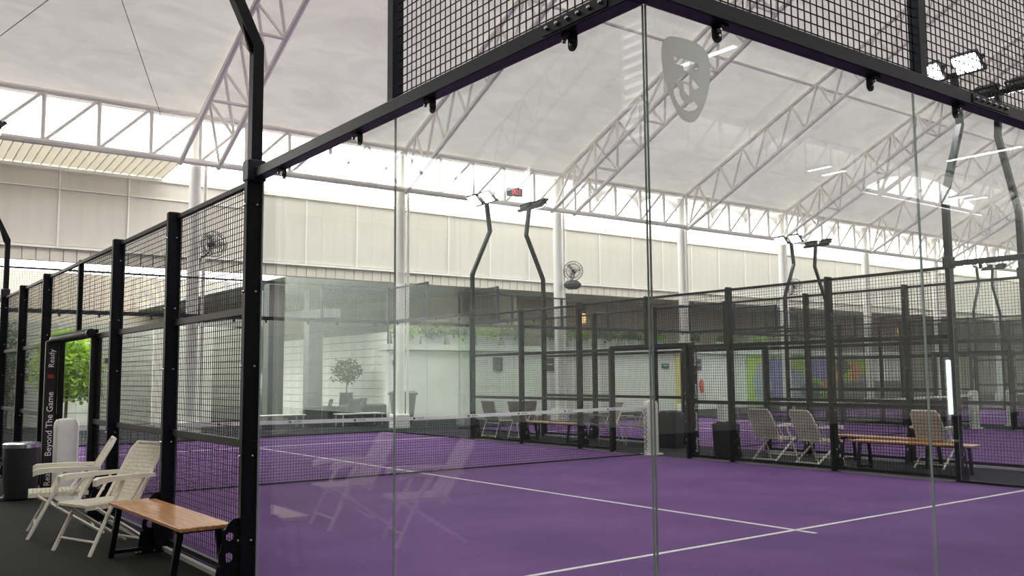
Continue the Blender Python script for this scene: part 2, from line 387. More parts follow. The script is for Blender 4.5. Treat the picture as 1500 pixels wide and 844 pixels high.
# stone walls
def stone_wall(name, L, H, th, cw, ch, m, label, loc, rz):
    s = struct(name, None, loc, (0, 0, rz), label)
    part('backing', MB().box(0, L, .04, th, 0, H).mesh('backing', M['dgrey']), s)
    nr = int(H/ch); nc = int(L/cw)
    me = MB().bbox(.008, cw-.008, 0, .05, .008, ch-.008, .006).mesh('stone_tile', M[m])
    for r in range(nr):
        for c in range(nc): part('stone_tile', me, s, (c*cw, random.uniform(-.006, 0), r*ch))
    return s
stone_wall('wall_stone', 15.6, 3.36, .3, 1.2, .42, 'stone', 'grey green stone clad wall at the back of the plaza', (-5.0, 30.2, 0), 0)
stone_wall('wall_stone_side', 10.8, 3.36, .3, .9, .28, 'stone2', 'pale stone clad wall receding beside the low white wall', (12.9, 36.2, 0), -PI/2)
for i, (x, y) in enumerate([(9.2, 26.3), (9.9, 28.6), (11.1, 27.4)]):
    thing('pillar', ['wide grey square pillar beside the corner lamp post, leftmost of three', 'narrower grey pillar, middle of the three', 'grey square pillar in front of the pale stone wall'][i], 'pillar', (x, y, 0), 0, 'grey plaza pillars',
          me=cached(('pil', i), lambda: MB().bbox(-.27, .27, -.22, .22, 0, 4.6, .02).mesh('pillar', M['grey'])))
thing('canopy_beam', 'grey beam lying on the plaza pillars and receding left', 'beam', (0, 0, 0), me=MB().loft([[(10.9, 25.9, 3.55), (11.4, 25.9, 3.55), (11.4, 25.9, 3.85), (10.9, 25.9, 3.85)], [(9.5, 43, 3.55), (10.0, 43, 3.55), (10.0, 43, 3.85), (9.5, 43, 3.85)]]).mesh('canopy_beam', M['grey']))
thing('white_screen', 'bright white upright partition behind the left fence bay', 'partition', (7.2, 29.3, 0), me=MB().bbox(-1.0, 1.0, -.06, .06, 0, 3.3, .02).mesh('white_screen', M['vinyl']))
for i in range(3):
    thing('curtain', 'white hanging drape between the grey pillars, %s from the left' % ORD[i], 'curtain', (8.9+i*.62, 27.6+.4*i, 0), .5, 'white drapes between the pillars', me=cached('curt', lambda: (lambda b: b.loft([[(-.2+.4*k/12, .04*math.sin(k*1.8), z) for k in range(13)]+[(.2-.4*k/12, .04*math.sin((12-k)*1.8)+.012, z) for k in range(13)] for z in (.02, 1.4, 3.3)]).mesh('curtain', M['cushion']))(MB())))
# end walls and rear wall
struct('wall_right', MB().box(62, 62.3, -15, 46, 0, 9).mesh('wr', M['membrane']), label='pale end wall far at the right, made translucent to let in light')  # translucent so added daylight glow reaches the trusses
gl = MB(); gl.loft([[(XW0, YB, 0), (XW0, YE, 0), (XW0, YE, ZE+.5), (XW0, YR, ztop(YR)+.5), (XW0, YB, ZE+.5)], [(XW0-.2, YB, 0), (XW0-.2, YE, 0), (XW0-.2, YE, ZE+.5), (XW0-.2, YR, ztop(YR)+.5), (XW0-.2, YB, ZE+.5)]])
struct('wall_left', gl.mesh('wl', M['panel']), label='cream gable wall at the left end of the hall')
struct('wall_left_plaza', MB().box(XW0-.2, XW0, YE, 44, 0, 7.9).mesh('wlp', M['stone']), label='unseen grey wall added to block the sky left of the plaza')  # added out of view to keep bright sky out of the glass reflections
struct('wall_left_rear', MB().box(XW0-.2, XW0, YB-1.2, YB, 0, 8.9).mesh('wlr', M['panel']), label='short return wall behind the left gable')
rb = MB(); rb.box(XW0, 62, YB-1.2, YB-1.0, 0, 7.42); rb.box(XW0, 24.3, YB-1.2, YB-1.0, 7.42, 8.9); rb.box(32.7, 62, YB-1.2, YB-1.0, 7.42, 8.9)
for i in range(24): x0 = 24.3+8.4*i/24; rb.loft([[(x, YB-1.2, z) for x, z in q] for q in [[(x0, 7.45+1.0*math.sin(PI*i/24)**.7), (x0+8.4/24, 7.45+1.0*max(0,math.sin(PI*(i+1)/24))**.7), (x0+8.4/24, 8.9), (x0, 8.9)]]]+[[(x, YB-1.0, z) for x, z in q] for q in [[(x0, 7.45+1.0*math.sin(PI*i/24)**.7), (x0+8.4/24, 7.45+1.0*max(0,math.sin(PI*(i+1)/24))**.7), (x0+8.4/24, 8.9), (x0, 8.9)]]])
struct('wall_rear', rb.mesh('wr2', M['membrane']), label='pale rear wall made translucent to let in light, with one arched clerestory opening')  # translucent material chosen so the unseen wall glows onto the trusses

# ------------------------------------------------------------------ court builder
def wire_mesh_me(L, z0, z1):
    def f():
        b = MB(); r = .0024; n = max(1, round(L/.05)); m = max(1, round((z1-z0)/.05))
        def w_(x0, x1, y0, y1, za, zb, vert):
            k = len(b.v)
            b.v += [(x0,y0,za),(x1,y0,za),(x1,y1,za),(x0,y1,za),(x0,y0,zb),(x1,y0,zb),(x1,y1,zb),(x0,y1,zb)]
            if vert: fs = [(0,1,5,4),(1,2,6,5),(2,3,7,6),(3,0,4,7)]
            else: fs = [(0,1,5,4),(3,7,6,2),(4,5,6,7),(0,3,2,1)]
            for q in fs: b.f.append(tuple(k+i for i in q)); b.mi.append(0)
        for i in range(n+1): x = L*i/n; w_(x-r, x+r, .018-r, .018+r, z0, z1, True)
        for i in range(m+1): z = z0+(z1-z0)*i/m; w_(0, L, .018+r, .018+3*r, z-r, z+r, False)
        return b.mesh('wire_mesh', M['wire'])
    return cached(('wm', round(L, 3), z0, z1), f)
def bolt_me():
    return cached('bolt', lambda: MB().lathe([(.0, 0), (.011, 0), (.011, .008), (.007, .014), (.0, .016)], 8).mesh('bolt', M['steel'], True))
RX = (-PI/2, 0, 0)    # lathe z -> local +y
def pbase(name, fence, lx, me=None, label=None):
    return part(name, me, fence, (lx, 0, 0), label=label)
def glass_panel(fence, lx, L=2.0):
    def f():
        b = MB(); b.box(.002, L-.002, 0, .012, .03, 3.0)
        b.mi = [1, 1, 0, 1, 0, 1]; return b.mesh('pane', [M['glass'], M['gedge']])
    t = pbase('glass_pane', fence, lx, cached(('pane', L), f))
    def cl():
        b = MB()
        b.prism([(.028, .05), (-.028, .05)]+[(.028*math.cos(PI+PI*k/8), -.045+.028*math.sin(PI+PI*k/8)) for k in range(9)], .013, .021)
        b.box(-.028, .028, .013, .06, -.012, 0)
        for q in ((0, .021, -.045), (.02, .045, -.03)):
            b.loft([[(q[0]+r*math.cos(2*PI*j/8), q[1]+y, q[2]+r*math.sin(2*PI*j/8)) for j in range(8)] for r, y in ((.011, 0), (.011, .008), (.006, .015))], mi=1)
        return b.mesh('clamp', [M['black'], M['steel']])
    for x in (.42, L-.42): part('clamp', cached('clamp', cl), t, (x, 0, 3.0))
    part('bottom_channel', cached(('bc', L), lambda: MB().box(0, L, -.02, .035, 0, .045).mesh('bottom_channel', M['black'])), t)
def upper_mesh(fence, lx, L=2.0, first=True, last=True):
    t = pbase('mesh_panel', fence, lx, cached(('tr', L), lambda: MB().box(0, L, 0, .04, 3.97, 4.01).box(0, L, .002, .04, 3.076, 3.094).mesh('panel_frame', M['beam'])))
    part('wire_mesh', wire_mesh_me(L, 3.07, 4.0), t, kind='stuff')
    st = cached('stile', lambda: MB().box(-.03, .03, -.002, .062, 3.076, 4.02).mesh('frame_post', M['beam']))
    if first: part('frame_post', st, t, (.03, 0, 0))
    if last: part('frame_post', st, t, (L-.03, 0, 0))
def side_mesh(fence, lx, L, z0=.04, z1=3.0, rails=(1.03, 2.02)):
    def rail(h): return cached(('rl', L, h), lambda: MB().bbox(0, L, .02, .06, -h, h, .004).mesh('rail', M['black']))
    t = pbase('mesh_panel', fence, lx, cached(('sf', L, z1), lambda: MB().bbox(0, L, .02, .06, z1-.032, z1+.012, .004).mesh('top_rail', M['black'])))
    part('bottom_rail', rail(.022), t, (0, 0, z0+.03))
    part('wire_mesh', wire_mesh_me(L, z0, z1), t, kind='stuff')
    for z in rails: part('rail', rail(.03), t, (0, 0, z))
    if z0 < .1: part('lit_edge_strip', cached(('ks', L), lambda: MB().box(0, L, .062, .10, 0, .035).mesh('lit_edge_strip', M['lit_edge'])), t)  # pale strip added to draw the lit line along the floor edge
def fence_post(fence, lx):
    t = pbase('fence_post', fence, lx, cached('fps', lambda: MB().bbox(-.035, .035, .0, .125, 0, 3.04, .008).mesh('shaft', M['black'])))
    def gus():
        b = MB()
        poly = [(.10, 0), (.30, 0), (.30, .06), (.24, .40), (.21, .47), (.165, .51), (.10, .52)]
        # plate made of strips around two round holes
        c = [(.20, .40, .032), (.205, .24, .036)]
        # full outline with holes through bmesh-free bridging: four horizontal bands
        def xr(z):
            return .30-(.06)*(max(0, z-.06)/.34) if z < .40 else (.24-.03*(z-.40)/.07 if z < .47 else .21-.045*(z-.47)/.04)
        zs = [0, .06, .20, .28, .365, .435, .47, .51]
        def band(za, zb): b.loft([[(-.006+0, .10, za), (-.006, xr(za), za), (-.006, xr(zb), zb), (-.006, .10, zb)], [(.006, .10, za), (.006, xr(za), za), (.006, xr(zb), zb), (.006, .10, zb)]])
        def hole(cy, cz, r, h):
            z0, z1 = cz-h, cz+h; N = 16
            for side in (-.006, .006):
                pass
            def sq(a):
                ca, sa = math.cos(a), math.sin(a); dz = z1-cz; 
                right = xr(cz)-cy; left = cy-.10
                k = min((right if ca > 0 else left)/max(1e-6, abs(ca)), dz/max(1e-6, abs(sa)))
                return (cy+ca*k, cz+sa*k)
            for k in range(N):
                a0 = 2*PI*k/N+PI/N*0; a1 = 2*PI*(k+1)/N
                o0, o1 = sq(a0), sq(a1); i0 = (cy+r*math.cos(a0), cz+r*math.sin(a0)); i1 = (cy+r*math.cos(a1), cz+r*math.sin(a1))
                b.loft([[(-.006, *p) for p in (i0, o0, o1, i1)], [(.006, *p) for p in (i0, o0, o1, i1)]])
        band(0, .06); band(.06, .185); hole(.20, .24, .034, .055); band(.295, .335); hole(.19, .385, .030, .05); band(.435, .47); band(.47, .51)
        return b.mesh('gusset', M['black'])
    part('gusset', cached('gus', gus), t)
    part('base_plate', cached('bpl', lambda: MB().bbox(-.09, .09, .0, .33, 0, .014, .003).mesh('base_plate', M['black'])), t)
    for x, y in ((-.065, .17), (.065, .17), (-.065, .29), (.065, .29)): part('bolt', bolt_me(), t, (x, y, .014))
    for z in (.35, .95, 1.6, 2.15, 2.8): part('bolt', bolt_me(), t, (.0, .125, z), RX); part('bolt', bolt_me(), t, (-.036, .05, z), (0, -PI/2, 0)); part('bolt', bolt_me(), t, (.036, .05, z), (0, PI/2, 0))
    return t
def light_pole(lab, loc, rz, grp):
    t = thing('light_pole', lab, 'light pole', loc, rz, grp)
    def pole():
        b = MB(); b.tube([(0, .06, 3.05), (0, .06, 4.02), (0, .60, 5.14), (0, .50, 5.84)], .042, 4); return b.mesh('pole', M['black'])
    part('pole', cached('pole', pole), t)
    part('collar', cached('coll', lambda: MB().bbox(-.06, .06, -.01, .132, 2.98, 3.14, .008).mesh('collar', M['beam'])), t)
    def gus():
        b = MB(); b.loft([[(sx, yy, zz) for yy, zz in ((.09, 3.94), (.125, 3.99), (.155, 4.08), (.19, 4.20), (.19, 4.27), (.10, 4.10))] for sx in (-.012, .012)]); return b.mesh('gusset', M['black'])
    part('gusset', cached('pgus', gus), t)
    part('crossbar', cached('xbar', lambda: MB().bbox(-.48, .48, .44, .52, 5.83, 5.89, .005).mesh('crossbar', M['black'])), t)
    for sx in (-.28, .28):
        a = math.radians(-44)
        h = part('floodlight', cached('flood', lambda: (lambda b: b.bbox(-.20, .20, -.16, .16, 0, .07, .01).bbox(-.16, .16, -.12, .12, .07, .11, .008).mesh('floodlight', M['dgrey']))(MB())), t, (sx, .32, 5.93), (a, 0, 0))
        part('led_face', cached('ledf', lambda: MB().box(-.17, .17, -.13, .13, -.012, -.002).mesh('led_face', M['flood'])), h)
        part('bracket', cached('bkt', lambda: MB().box(-.22, -.2, -.02, .02, -.02, .13).box(.2, .22, -.02, .02, -.02, .13).box(-.22, .22, -.02, .02, .115, .13).mesh('bracket', M['black'])), h)
    ld = bpy.data.lights.new('flood', 'AREA'); ld.shape = 'RECTANGLE'; ld.size = 1.0; ld.size_y = .3; ld.energy = FLOOD_W; ld.color = (.95, .98, 1)
    lo = bpy.data.objects.new('flood', ld); C.objects.link(lo); lo.parent = t; lo.location = (0, .22, 5.84); lo.rotation_euler = (math.radians(-38), 0, 0)
    return t
def top_beam(fence, lx, L, splice, ext0=.0, ext1=.0):
    t = pbase('top_beam', fence, lx, cached(('tb', L, ext0, ext1), lambda: MB().bbox(-ext0, L+ext1, 0, .085, 3.0, 3.075, .004).mesh('tube', M['beam'])))
    def sp():
        b = MB(); b.box(0, .42, .085, .091, 3.012, 3.066)
        for k in range(6): b.loft([[(.035+k*.07+r*math.cos(2*PI*j/8), .091+y, 3.04+r*math.sin(2*PI*j/8)) for j in range(8)] for r, y in ((.011, 0), (.011, .008), (.006, .015))], mi=1)
        return b.mesh('splice_plate', [M['beam'], M['steel']])
    part('splice_plate', cached('spl', sp), t, (splice, 0, 0))
def net_band_mesh():
    b = MB(); n = 20
    for i in range(n):
        x0 = 10*i/n; x1 = 10*(i+1)/n; z = lambda x: .92-.04*(1-(abs(x-5)/5))
        b.loft([[(x0+.0, -.006, z(x0)-.055), (x0, .006, z(x0)-.055), (x0, .006, z(x0)), (x0, -.006, z(x0))], [(x1, -.006, z(x1)-.055), (x1, .006, z(x1)-.055), (x1, .006, z(x1)), (x1, -.006, z(x1))]])
    return b.mesh('net_tape', M['letter'])
def net_mesh():
    b = MB(); r = .0022; sp = .042; n = int(9.9/sp)
    zt = lambda x: .92-.04*(1-(abs(x-5)/5))-.05
    def q(a, c, vert):
        k = len(b.v)
        if vert: b.v += [(a[0]-r, 0, a[1]), (a[0]+r, 0, a[1]), (c[0]+r, 0, c[1]), (c[0]-r, 0, c[1])]
        else: b.v += [(a[0], 0, a[1]-r), (c[0], 0, c[1]-r), (c[0], 0, c[1]+r), (a[0], 0, a[1]+r)]
        b.f.append((k, k+1, k+2, k+3)); b.mi.append(0)
        if vert: b.v += [(a[0], -r, a[1]), (a[0], r, a[1]), (c[0], r, c[1]), (c[0], -r, c[1])]
        else: b.v += [(a[0], -r, a[1]), (c[0], -r, c[1]), (c[0], r, c[1]), (a[0], r, a[1])]
        b.f.append((k+4, k+5, k+6, k+7)); b.mi.append(0)
    for i in range(n+1): x = .05+9.9*i/n; q((x, .02), (x, zt(x)), True)
    for j in range(21):
        z = .02+j*sp
        if z < .84: q((.05, z), (9.95, z), False)
    b.box(.03, 9.97, -.008, .008, .008, .03)
    return b.mesh('net_mesh', M['wire'])
def heart_me():
    def f():
        pts = []
        for k in range(20):
            a = 2*PI*k/20; pts.append((.0017*16*math.sin(a)**3*.8, .0017*(13*math.cos(a)-5*math.cos(2*a)-2*math.cos(3*a)-math.cos(4*a))*.75))
        return MB().prism(pts, -.0012, .0012).mesh('heart_mark', M['bin'])
    return cached('heart', f)
def pad_post():
    def f():
        b = MB(); r = .15
        def ring(s_, z): return [(s_*x, s_*y, z) for x, y in [(-.11, -.085), (.11, -.085), (.135, -.06), (.135, .06), (.11, .085), (-.11, .085), (-.135, .06), (-.135, -.06)]]
        b.loft([ring(.96, .03), ring(1, .06), ring(1.0, .88), ring(1.02, .93), ring(.97, .985), ring(.8, 1.02), ring(.4, 1.035)])
        return b.mesh('cover', M['vinyl'], True)
    return cached('padc', f)
def court(ox, CN, idx):
    W = 10.0
    tf = thing('court_turf', 'purple artificial turf of the '+CN, 'turf', (ox, 0, 0), 0, 'purple court carpets', me=None)
    part('carpet', cached('carpet', lambda: MB().box(.0, W, .0, 20, -.05, .012).mesh('carpet', M['purple'])), tf)
    ln = lambda n, x0, x1, y0, y1: part('court_line', cached(('ln', n), lambda: MB().box(x0, x1, y0, y1, .005, .0165).mesh('court_line', M['line'])), tf)
    ln(0, 0.02, 9.98, 3.025, 3.075); ln(1, 0.02, 9.98, 16.925, 16.975); ln(2, 4.975, 5.025, 2.82, 9.97); ln(2.5, 4.975, 5.025, 10.03, 17.18)
    nt = thing('court_net', 'black court net with white tape across the '+CN, 'net', (ox, 10, .012), 0, 'court nets')
    part('net_mesh', cached('netm', net_mesh), nt, kind='stuff')
    tp = part('net_tape', cached('nett', net_band_mesh), nt, label='white tape along the top of the net')
    if idx < 2:
        for k in range(9):
            x = .75+k*1.03; z = .92-.04*(1-(abs(x-5)/5))-.028
            part('heart_mark', heart_me(), tp, (x, -.0075, z)); part('lettering', text_mesh('ACTIVE', .034, 'bin'), tp, (x+.12, -.0075, z), (PI/2, 0, 0))
    for x, s_ in ((-.0, 'left'), (10.0, 'right')):
        p = thing('net_post', 'white padded net post at the %s end of the net of the %s' % (s_, CN), 'net post', (ox+x+(.10 if x else -.13), 10, .0), 0, 'padded net posts')
        part('cover', pad_post(), p); part('foot', cached('pfoot', lambda: MB().bbox(-.2, .2, -.12, .12, 0, .035, .006).mesh('foot', M['vinyl'])), p)
        lac = cached('lace', lambda: (lambda b: [b.tube([(-.142, -.03+.06*(k % 2), .08+k*.045), (-.142, -.03+.06*((k+1) % 2), .08+(k+1)*.045)], .004, 4) for k in range(18)] and b.mesh('lacing', M['wire']))(MB()))
        part('lacing', lac, p, rot=(0, 0, 0 if x else PI))
    for wy, rz, nm in ((0, PI, 'near'), (20, 0, 'far')):
        sx = 1 if rz == 0 else -1
        fe = thing('end_fence', 'frameless glass end wall with raised black mesh, %s end of the %s' % (nm, CN), 'court fence', (ox+(0 if sx == 1 else W), wy, 0), rz, 'glass end fences')
        for k in range(5):
            glass_panel(fe, 2*k)
            upper_mesh(fe, 2*k, first=(k == 0 and wy > 0), last=(k < 4 or wy > 0))
        top_beam(fe, 0, 10, 7.1 if wy == 0 else 1.0, .085, .085)
    for wx, rz, nm in ((0, PI/2, 'left'), (W, -PI/2, 'right')):
        s_ = 1 if wx == 0 else -1
        fe = thing('side_fence', 'black mesh side fence with posts and padded gate, %s side of the %s' % (nm, CN), 'court fence', (ox+wx, 0 if s_ == 1 else 20, 0), rz, 'mesh side fences')
        for k in (0, 2, 16, 18): glass_panel(fe, k)
        upper_mesh(fe, 0, first=False, last=True); upper_mesh(fe, 18, first=True, last=False)
        top_beam(fe, 0, 4, .12); top_beam(fe, 16, 4, 3.45)
        for y in (4.04, 6, 8, 12, 14, 15.96): fence_post(fe, y)
        for ya, yb in ((4, 6), (6, 8), (8, 9), (11, 12), (12, 14), (14, 16)): side_mesh(fe, ya, yb-ya)
        for ya in (9, 10): side_mesh(fe, ya, 1, 2.05, 3.0, ())
        pbase('slim_post', fe, 10, cached('slim', lambda: MB().bbox(-.03, .03, .0, .06, 2.06, 3.03, .006).mesh('slim_post', M['black'])))
        for sx in (-1, 1):
            near = (sx == -1) == (s_ == 1)
            pbase('gate_jamb', fe, 10+sx*1.02, cached('gjamb', lambda: MB().bbox(-.03, .03, -.01, .06, .0, 2.04, .006).mesh('gate_jamb', M['black'])))
            lettered = (not near) if wx == 0 else near
            if not lettered:
                pbase('padded_post', fe, 10+sx, cached('gpad2', lambda: MB().bbox(-.045, .045, -.02, .10, .02, 2.04, .02).mesh('padded_post', M['pad'])), 'plain black padded post')
                continue
            p = pbase('padded_post', fe, 10+sx*1.06, cached('gpad', lambda: MB().bbox(-.05, .05, .065, .22, .02, 2.04, .02).mesh('padded_post', M['pad'])))
            lettered = (not near) if wx == 0 else near
            if lettered and idx < 3:
                p['label'] = 'black padded post with white lettering'
                fy = -.0515 if s_ == 1 else .0515; yo = .145
                Mx = Matrix(((0, 0, -1), (0, 1, 0), (1, 0, 0))) if wx == 0 else Matrix(((0, 0, 1), (0, -1, 0), (1, 0, 0)))
                e = Mx.to_euler()
                for s2, sz, m_, z in (('Beyond The Game', .112, 'letter', .93), ('Ready', .11, 'letter', .25), ('Ready', .10, 'letter', 1.80), ('B', .10, 'redl', 1.56)):
                    part('lettering', text_mesh(s2, sz, m_), p, (fy, yo, z), e)
        def lint():
            b = MB(); b.tube([(-1.1, .12, 2.05), (1.1, .12, 2.05)], .055, 10)
            for k in range(34): x = -1.0+k*.06; b.tube([(x, .12, 2.05), (x+.02, .12, 2.05)], .059, 10)
            return b.mesh('padded_lintel', M['pad'], True)
        pbase('padded_lintel', fe, 10, cached('lint', lint))
        for y, d in ((4.04, 'near'), (15.96, 'far')):
            light_pole('black cranked floodlight pole, %s one on the %s side of the %s' % (d, nm, CN), (ox+wx, y, 0), rz, 'cranked lamp poles')
court(0, 'nearest court', 0)
court(12.35, 'second court', 1)
court(24.7, 'third court', 2)
court(37.05, 'fourth court', 3)

# ------------------------------------------------------------------ frosted emblem on the right-hand glass
def emblem():
    cu = bpy.data.curves.new('e', 'CURVE'); cu.dimensions = '2D'; cu.fill_mode = 'BOTH'; cu.extrude = .0004
    def poly(pts, cyc=True):
        s_ = cu.splines.new('POLY'); s_.points.add(len(pts)-1)
        for i, p in enumerate(pts): s_.points[i].co = (p[0], p[1], 0, 1)
        s_.use_cyclic_u = True
    S = .00545   # source drawing units to metres (pixels of the zoom of the emblem)
    def cv(p): return ((p[0]-232)/563*.405*1.0, (430-p[1])/844*.50*1.0)
    # real outline, undistorted: a rounded shield, wide at the top, narrow at the foot
    N = 40; out = []
    ctrl = [(-.148, .135), (-.118, .185), (-.05, .205), (.05, .205), (.118, .185), (.148, .135), (.148, .045), (.125, -.05), (.082, -.135), (.035, -.188), (-.035, -.188), (-.082, -.135), (-.125, -.05), (-.148, .045)]
    n = len(ctrl)
    for i in range(n):
        p0, p1, p2, p3 = (Vector(ctrl[(i+k-1) % n]) for k in range(4))
        for j in range(5):
            t = j/5; out.append(.5*((2*p1)+(p2-p0)*t+(2*p0-5*p1+4*p2-p3)*t*t+(3*p1-p0-3*p2+p3)*t**3))
    poly(out)
    # cut-outs: crossbar with stem, roof-shaped arrow, curved C and inner stub
    poly([(-.075, .105), (.075, .105), (.075, .072), (.019, .072), (.019, .05), (-.019, .05), (-.019, .072), (-.075, .072)])
    poly([(0, .045), (.075, .0), (.055, -.018), (.0, .002), (-.055, -.018), (-.075, .0)] if False else [(0, .047), (.078, -.012), (.050, -.030), (.022, -.004), (-.035, -.002), (-.062, -.009)])
    poly([(-.020, -.012), (.020, -.016), (.020, -.068), (-.020, -.062)])
    c = (0, -.055); arc = []
    a0, a1 = math.radians(150), math.radians(325)
    for k in range(17): a = a0+(a1-a0)*k/16; arc.append((c[0]+.082*math.cos(a), c[1]+.082*math.sin(a)-.004))
    for k in range(17): a = a1+(a0+.12-a1)*k/16; arc.append((c[0]+.047*math.cos(a), c[1]+.047*math.sin(a)-.004))
    poly(arc)
    ob = bpy.data.objects.new('e', cu); C.objects.link(ob); dg = bpy.context.evaluated_depsgraph_get()
    me = bpy.data.meshes.new_from_object(ob.evaluated_get(dg)); bpy.data.objects.remove(ob); bpy.data.curves.remove(cu)
    me.materials.clear(); me.materials.append(M['frost']); return me
em = thing('glass_emblem', 'frosted shield-shaped emblem with cut-out letters on the right-hand corner glass', 'emblem', (.228, -.0135, 2.72), 0, me=emblem())
em.rotation_euler = (PI/2, 0, 0); em.scale = (.97, .88, 1)

# ------------------------------------------------------------------ benches
def make_bench(L=1.9, D=.38, m='wood'):
    t = thing('bench', '', 'bench')
    part('seat', cached(('bs', L), lambda: MB().bbox(-L/2, L/2, -D/2, D/2, .425, .455, .005).mesh('seat', M[m])), t)
    def fr():
        b = MB()
        for s_ in (-1, 1):
            b.tube([(0, s_*.20, 0.0), (0, s_*.14, .41)], .022, 4)
        b.box(-.02, .02, -.17, .17, .395, .425); b.box(-.014, .014, -.19, .19, .03, .06)
        return b.mesh('leg_frame', M['black'])
    for s_ in (-1, 1): part('leg_frame', cached('bfr', fr), t, (s_*(L/2-.16), 0, 0))
    part('under_rail', cached(('bur', L), lambda: MB().box(-L/2+.16, L/2-.16, -.015, .015, .40, .424).mesh('under_rail', M['black'])), t)
    return t
bn = make_bench()
benches = [(-.33, 5.12, PI/2+.02, 'varnished wooden bench with black legs at the foot of the left fence, nearest the viewer'),
           (-.75, 13.0, PI/2, 'wooden bench end at the left edge of the picture behind the black bin'),
           (10.9, 5.2, PI/2+.06, 'long wooden bench standing against the right fence, lower of the two at right'),
           (11.75, 6.1, PI/2-.05, 'wooden bench behind the lower one, far side of the aisle at right'),
           (11.0, 14.1, PI/2, 'wooden bench in the aisle between the sling chairs behind the net')]
bob = [bn]+[copy_tree(bn) for _ in benches[1:]]
for o, (x, y, r, l) in zip(bob, benches): o.location = (x, y, 0); o.rotation_euler = (0, 0, r); o['label'] = l; o['group'] = 'wooden benches'
# ------------------------------------------------------------------ folding armchairs (face local +x)
def make_armchair():
    t = thing('folding_armchair', '', 'chair')
    def seat():
        b = MB()
        for k in range(14):
            x = -.20+k*.037; b.box(x, x+.033, -.225, .225, .405, .425)
        b.box(-.21, .32, -.24, -.215, .385, .425); b.box(-.21, .32, .215, .24, .385, .425)
        return b.mesh('seat', M['weave'])
    part('seat', cached('acs', seat), t)
    def back():
        b = MB(); n = 15
        for k in range(n):
            u0 = k/n; u1 = (k+.88)/n
            def p(u): return (-.17-.23*u-.03*u*u, .40+.50*u)
            (xa, za), (xb, zb) = p(u0), p(u1); w0 = .215-.035*max(0, u0-.75)*2; 
            b.loft([[(xa, -w0, za), (xa, w0, za), (xb, w0, zb), (xb, -w0, zb)], [(xa-.018, -w0, za), (xa-.018, w0, za), (xb-.018, w0, zb), (xb-.018, -w0, zb)]])
        return b.mesh('backrest', M['weave'])
    part('backrest', cached('acb', back), t)
    part('back_frame', cached('acf', lambda: (lambda b: b.tube([(-.13, -.235, .36), (-.405, -.225, .85), (-.44, -.18, .915), (-.44, .18, .915), (-.405, .225, .85), (-.13, .235, .36)], .016, 6).mesh('back_frame', M['resin'], True))(MB())), t)
    for s_ in (-1, 1):
        part('armrest', cached(('aca', s_), lambda: (lambda b: b.loft([[(x, s_*.275-w_, .625+dz), (x, s_*.275+w_, .625+dz), (x, s_*.275+w_, .655+dz2), (x, s_*.275-w_, .655+dz2)] for x, w_, dz, dz2 in ((-.31, .02, .0, .005), (-.1, .03, 0, .01), (.15, .038, -.004, .01), (.25, .036, -.02, .008), (.285, .026, -.035, -.01))]).mesh('armrest', M['resin']))(MB())), t)
        part('leg', cached(('acl1', s_), lambda: MB().tube([(.31, s_*.28, 0), (.0, s_*.262, .625)], .018, 6).mesh('leg', M['resin'], True)), t)
        part('leg', cached(('acl2', s_), lambda: MB().tube([(-.36, s_*.225, 0), (.24, s_*.245, .40)], .017, 6).mesh('leg', M['resin'], True)), t)
        part('arm_strut', cached(('acs2', s_), lambda: MB().tube([(-.21, s_*.262, .62), (-.06, s_*.25, .40)], .013, 6).mesh('arm_strut', M['resin'], True)), t)
    part('stretcher', cached('act1', lambda: MB().tube([(.25, -.27, .11), (.25, .27, .11)], .011, 6).mesh('stretcher', M['resin'], True)), t)
    part('stretcher', cached('act2', lambda: MB().tube([(-.27, -.22, .06), (-.27, .22, .06)], .011, 6).mesh('stretcher', M['resin'], True)), t)
    return t
ac = make_armchair()
acs = [(-.60, 7.58, PI-.16, 'beige folding armchair beside the left fence, next to the white padded post'),
       (-.48, 6.42, PI+.34, 'beige folding armchair standing just behind the near wooden bench'),
       (10.74, 7.66, .05, 'folding armchair seen from behind through the fence, right of the two bins'),
       (10.70, 6.74, -.1, 'folding armchair seen from behind, just left of the two long benches'),
       (11.9, 5.35, .1, 'folding armchair behind the two long benches at the right'),
       (-1.95, 4.9, .3, 'folding armchair left of the frame, only mirrored in the left glass, nearer one'),
       (-1.85, 6.2, .1, 'folding armchair left of the frame, only mirrored in the left glass, farther one')]
aob = [ac]+[copy_tree(ac) for _ in acs[1:]]
for o, (x, y, r, l) in zip(aob, acs): o.location = (x, y, 0); o.rotation_euler = (0, 0, r); o['label'] = l; o['group'] = 'beige folding armchairs'
